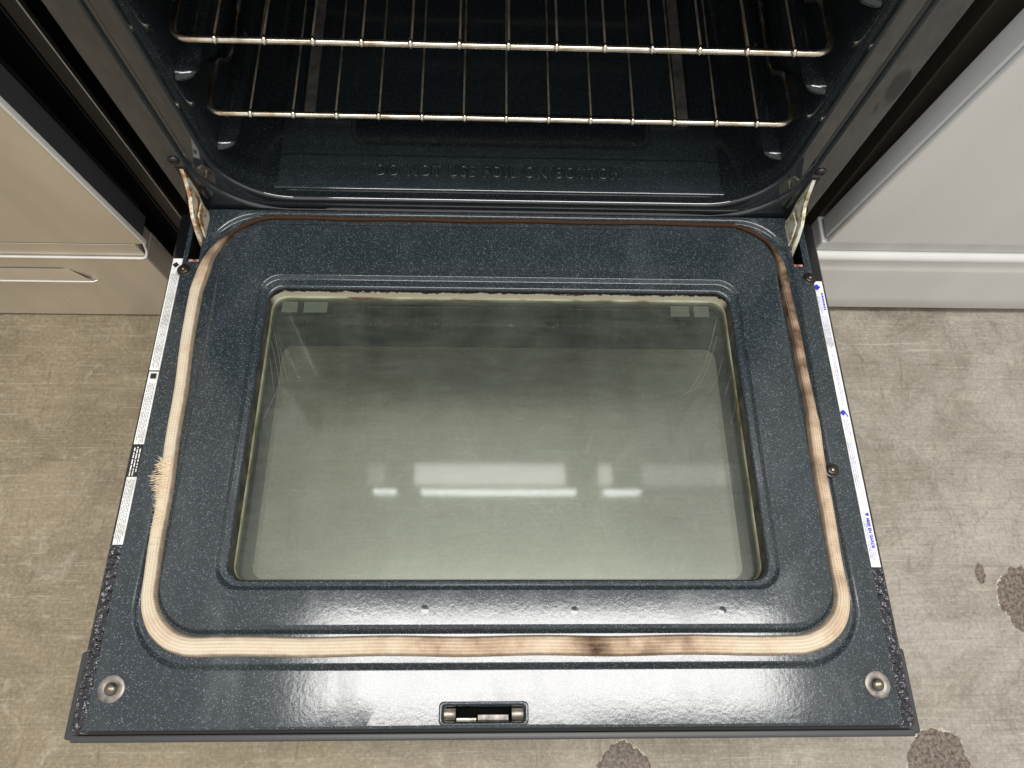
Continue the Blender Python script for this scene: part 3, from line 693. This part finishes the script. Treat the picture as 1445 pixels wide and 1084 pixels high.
# left: stainless appliance
A = tag(empty('stainless_appliance', (-.75, .3, FLOOR_Z)), 'brushed stainless appliance with recessed drawer pull, left of the open oven', 'appliance')
def CA(o): o.parent = A; o.location = Vector(o.location) - A.location; return o
YL = -.012
def lean(o, y0, z0, deg):      # a door not quite shut: its top stands out a little
    o.data.transform(Matrix.Translation((0, y0, z0)) @ Matrix.Rotation(rad(deg), 4, 'X') @ Matrix.Translation((0, -y0, -z0))); return o
CA(lean(bevel_panel('door_front', -1.30, -.4500, YL, -.071, .60, .006, 'steel', None, .0016), YL, -.071, 3.3))
CA(lean(bevel_panel('door_edge_highlight', -.4498, -.4462, YL - .0012, -.072, .60, .0075, 'steel_highlight', None, .0016), YL, -.071, 3.3))  # pale strip added as the highlight along the door's edge
CA(lean(bevel_panel('door_edge', -1.30, -.4480, YL + .0066, -.066, .60, .030, 'darkgrey', None, .003), YL, -.071, 3.3))
CA(lean(bevel_panel('door_gasket', -1.29, -.4540, YL + .0368, -.06, .60, .012, 'black', None, .003), YL, -.071, 3.3))
CA(bevel_panel('body', -1.31, -.4450, .050, FLOOR_Z + .012, .60, .50, 'black', None, .002))
CA(box('body_flange', -.4446, -.4290, .052, .060, -.24, .60, 'browngrey', None, .001))
CA(box('flange_highlight', -.4289, -.4280, .0515, .0530, -.24, .60, 'steel_highlight', None, .0003))  # thin pale strip painting the highlight on the flange corner
CA(box('body_side', -.4440, -.4300, .061, .55, -.24, .60, 'black', None, .001))
# drawer with folded top edge
df = CA(bevel_panel('drawer_front', -1.30, -.4610, YL, FLOOR_Z + .004, -.107, .040, 'steel', None, .003))
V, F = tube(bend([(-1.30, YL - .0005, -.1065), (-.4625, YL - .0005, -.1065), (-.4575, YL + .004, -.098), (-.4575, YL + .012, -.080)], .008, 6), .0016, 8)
t_ = obj('folded_edge', V, F, 'steel_highlight', None); t_.parent = df; t_.location = -Vector(A.location)
t_.matrix_parent_inverse = Matrix.Identity(4); t_.location = Vector((0, 0, 0)) - Vector(A.location) - Vector(df.location) if False else Vector((0, 0, 0)); t_.matrix_parent_inverse = (Matrix.Translation(A.location) @ Matrix.Translation(df.location)).inverted()
CA(bevel_panel('drawer_ledge', -1.30, -.4620, YL + .002, -.1068, -.0760, .036, 'steel', None, .001))
# pull recess: a sloping pocket in the drawer front
def pocket():
    bm = bmesh.new(); x0, x1, z0, z1 = -1.2, -.5640, -.1670, -.1375
    pts = [(x0, YL - .0006, z1), (x1 - .022, YL - .0006, z1), (x1, YL - .0006, z0), (x0, YL - .0006, z0)]
    lo = [(x0, YL - .0018, z0), (x1, YL - .0018, z0), (x1, YL - .0042, z0 - .003), (x0, YL - .0042, z0 - .003)]
    inn = [(x0, YL - .0008, z1), (x1 - .022, YL - .0008, z1), (x1 - .001, YL - .0040, z0), (x0, YL - .0040, z0)]
    f = [bm.verts.new(p) for p in inn]; bm.faces.new(f)
    q = [bm.verts.new(p) for p in ((x1 - .001, YL - .0040, z0), (x0, YL - .0040, z0), (x0, YL - .0036, z0 - .0028), (x1 + .003, YL - .0036, z0 - .0028))]; bm.faces.new(q)
    q = [bm.verts.new(p) for p in ((x0, YL - .0036, z0 - .0028), (x1 + .003, YL - .0036, z0 - .0028), (x1 + .003, YL + .0002, z0 - .0040), (x0, YL + .0002, z0 - .0040))]; bm.faces.new(q)
    q = [bm.verts.new(p) for p in ((x1 - .022, YL - .0008, z1), (x1 - .001, YL - .0040, z0), (x1 + .003, YL - .0036, z0 - .0028), (x1 - .018, YL + .0002, z1))]; bm.faces.new(q)
    bmesh.ops.remove_doubles(bm, verts=bm.verts[:], dist=1e-5)
    o = bm_obj('drawer_pull', bm, 'steel', None, sharp=20); return o
CA(pocket())
V, F = tube([(-1.2, YL - .0042, -.1690), (-.575, YL - .0042, -.1690), (-.5615, YL - .0040, -.1694), (-.556, YL - .001, -.1698)], [.0012, .0012, .0009, .0003], 8); CA(obj('pull_highlight', V, F, 'steel_highlight'))  # pale tube added as the bright line on the pull's lower lip
# right: silver-grey appliance
B = tag(empty('silver_appliance', (.85, .3, FLOOR_Z)), 'pale silver-grey appliance with smooth panels and rounded drawer top, right of the oven', 'appliance')
def CB(o): o.parent = B; o.location = Vector(o.location) - B.location; return o
YR = .008
CB(lean(bevel_panel('door_front', .4308, 1.35, YR, -.0770, .60, .008, 'silver', None, .003), YR, -.077, 4.0))
CB(lean(bevel_panel('door_edge', .4290, 1.35, YR + .0082, -.0790, .60, .030, 'silver_edge', None, .003), YR, -.077, 4.0))
CB(bevel_panel('body_side', .4285, 1.36, .052, FLOOR_Z + .02, .60, .50, 'browngrey', None, .002))
CB(bevel_panel('lower_ledge', .4260, 1.35, YR + .004, -.1040, -.0815, .040, 'silver_edge', None, .003))
# drawer front with a rounded top roll and shallow groove
bm = bmesh.new()
prof = [(YR + .040, -.1050), (YR + .010, -.1050), (YR + .003, -.1068), (YR - .002, -.1110), (YR - .0035, -.1170), (YR - .002, -.1220), (YR + .0020, -.1260), (YR + .0030, -.1330), (YR + .0015, -.1410), (YR - .0008, -.1470),
        (YR - .0010, -.1530), (YR, -.1800), (YR + .0005, -.2400), (YR + .0005, -.2740), (YR + .003, -.2775), (YR + .040, -.2775)]
vs = [[bm.verts.new((x, y, z)) for x in (.4240, 1.35)] for y, z in prof]
for i in range(len(vs) - 1): bm.faces.new((vs[i][0], vs[i][1], vs[i + 1][1], vs[i + 1][0]))
bm.faces.new([v[0] for v in vs])
CB(bm_obj('drawer_front', bm, 'silver', None, sharp=60))
CB(box('toe_kick', .440, 1.34, YR + .022, YR + .05, FLOOR_Z + .001, -.2780, 'black'))
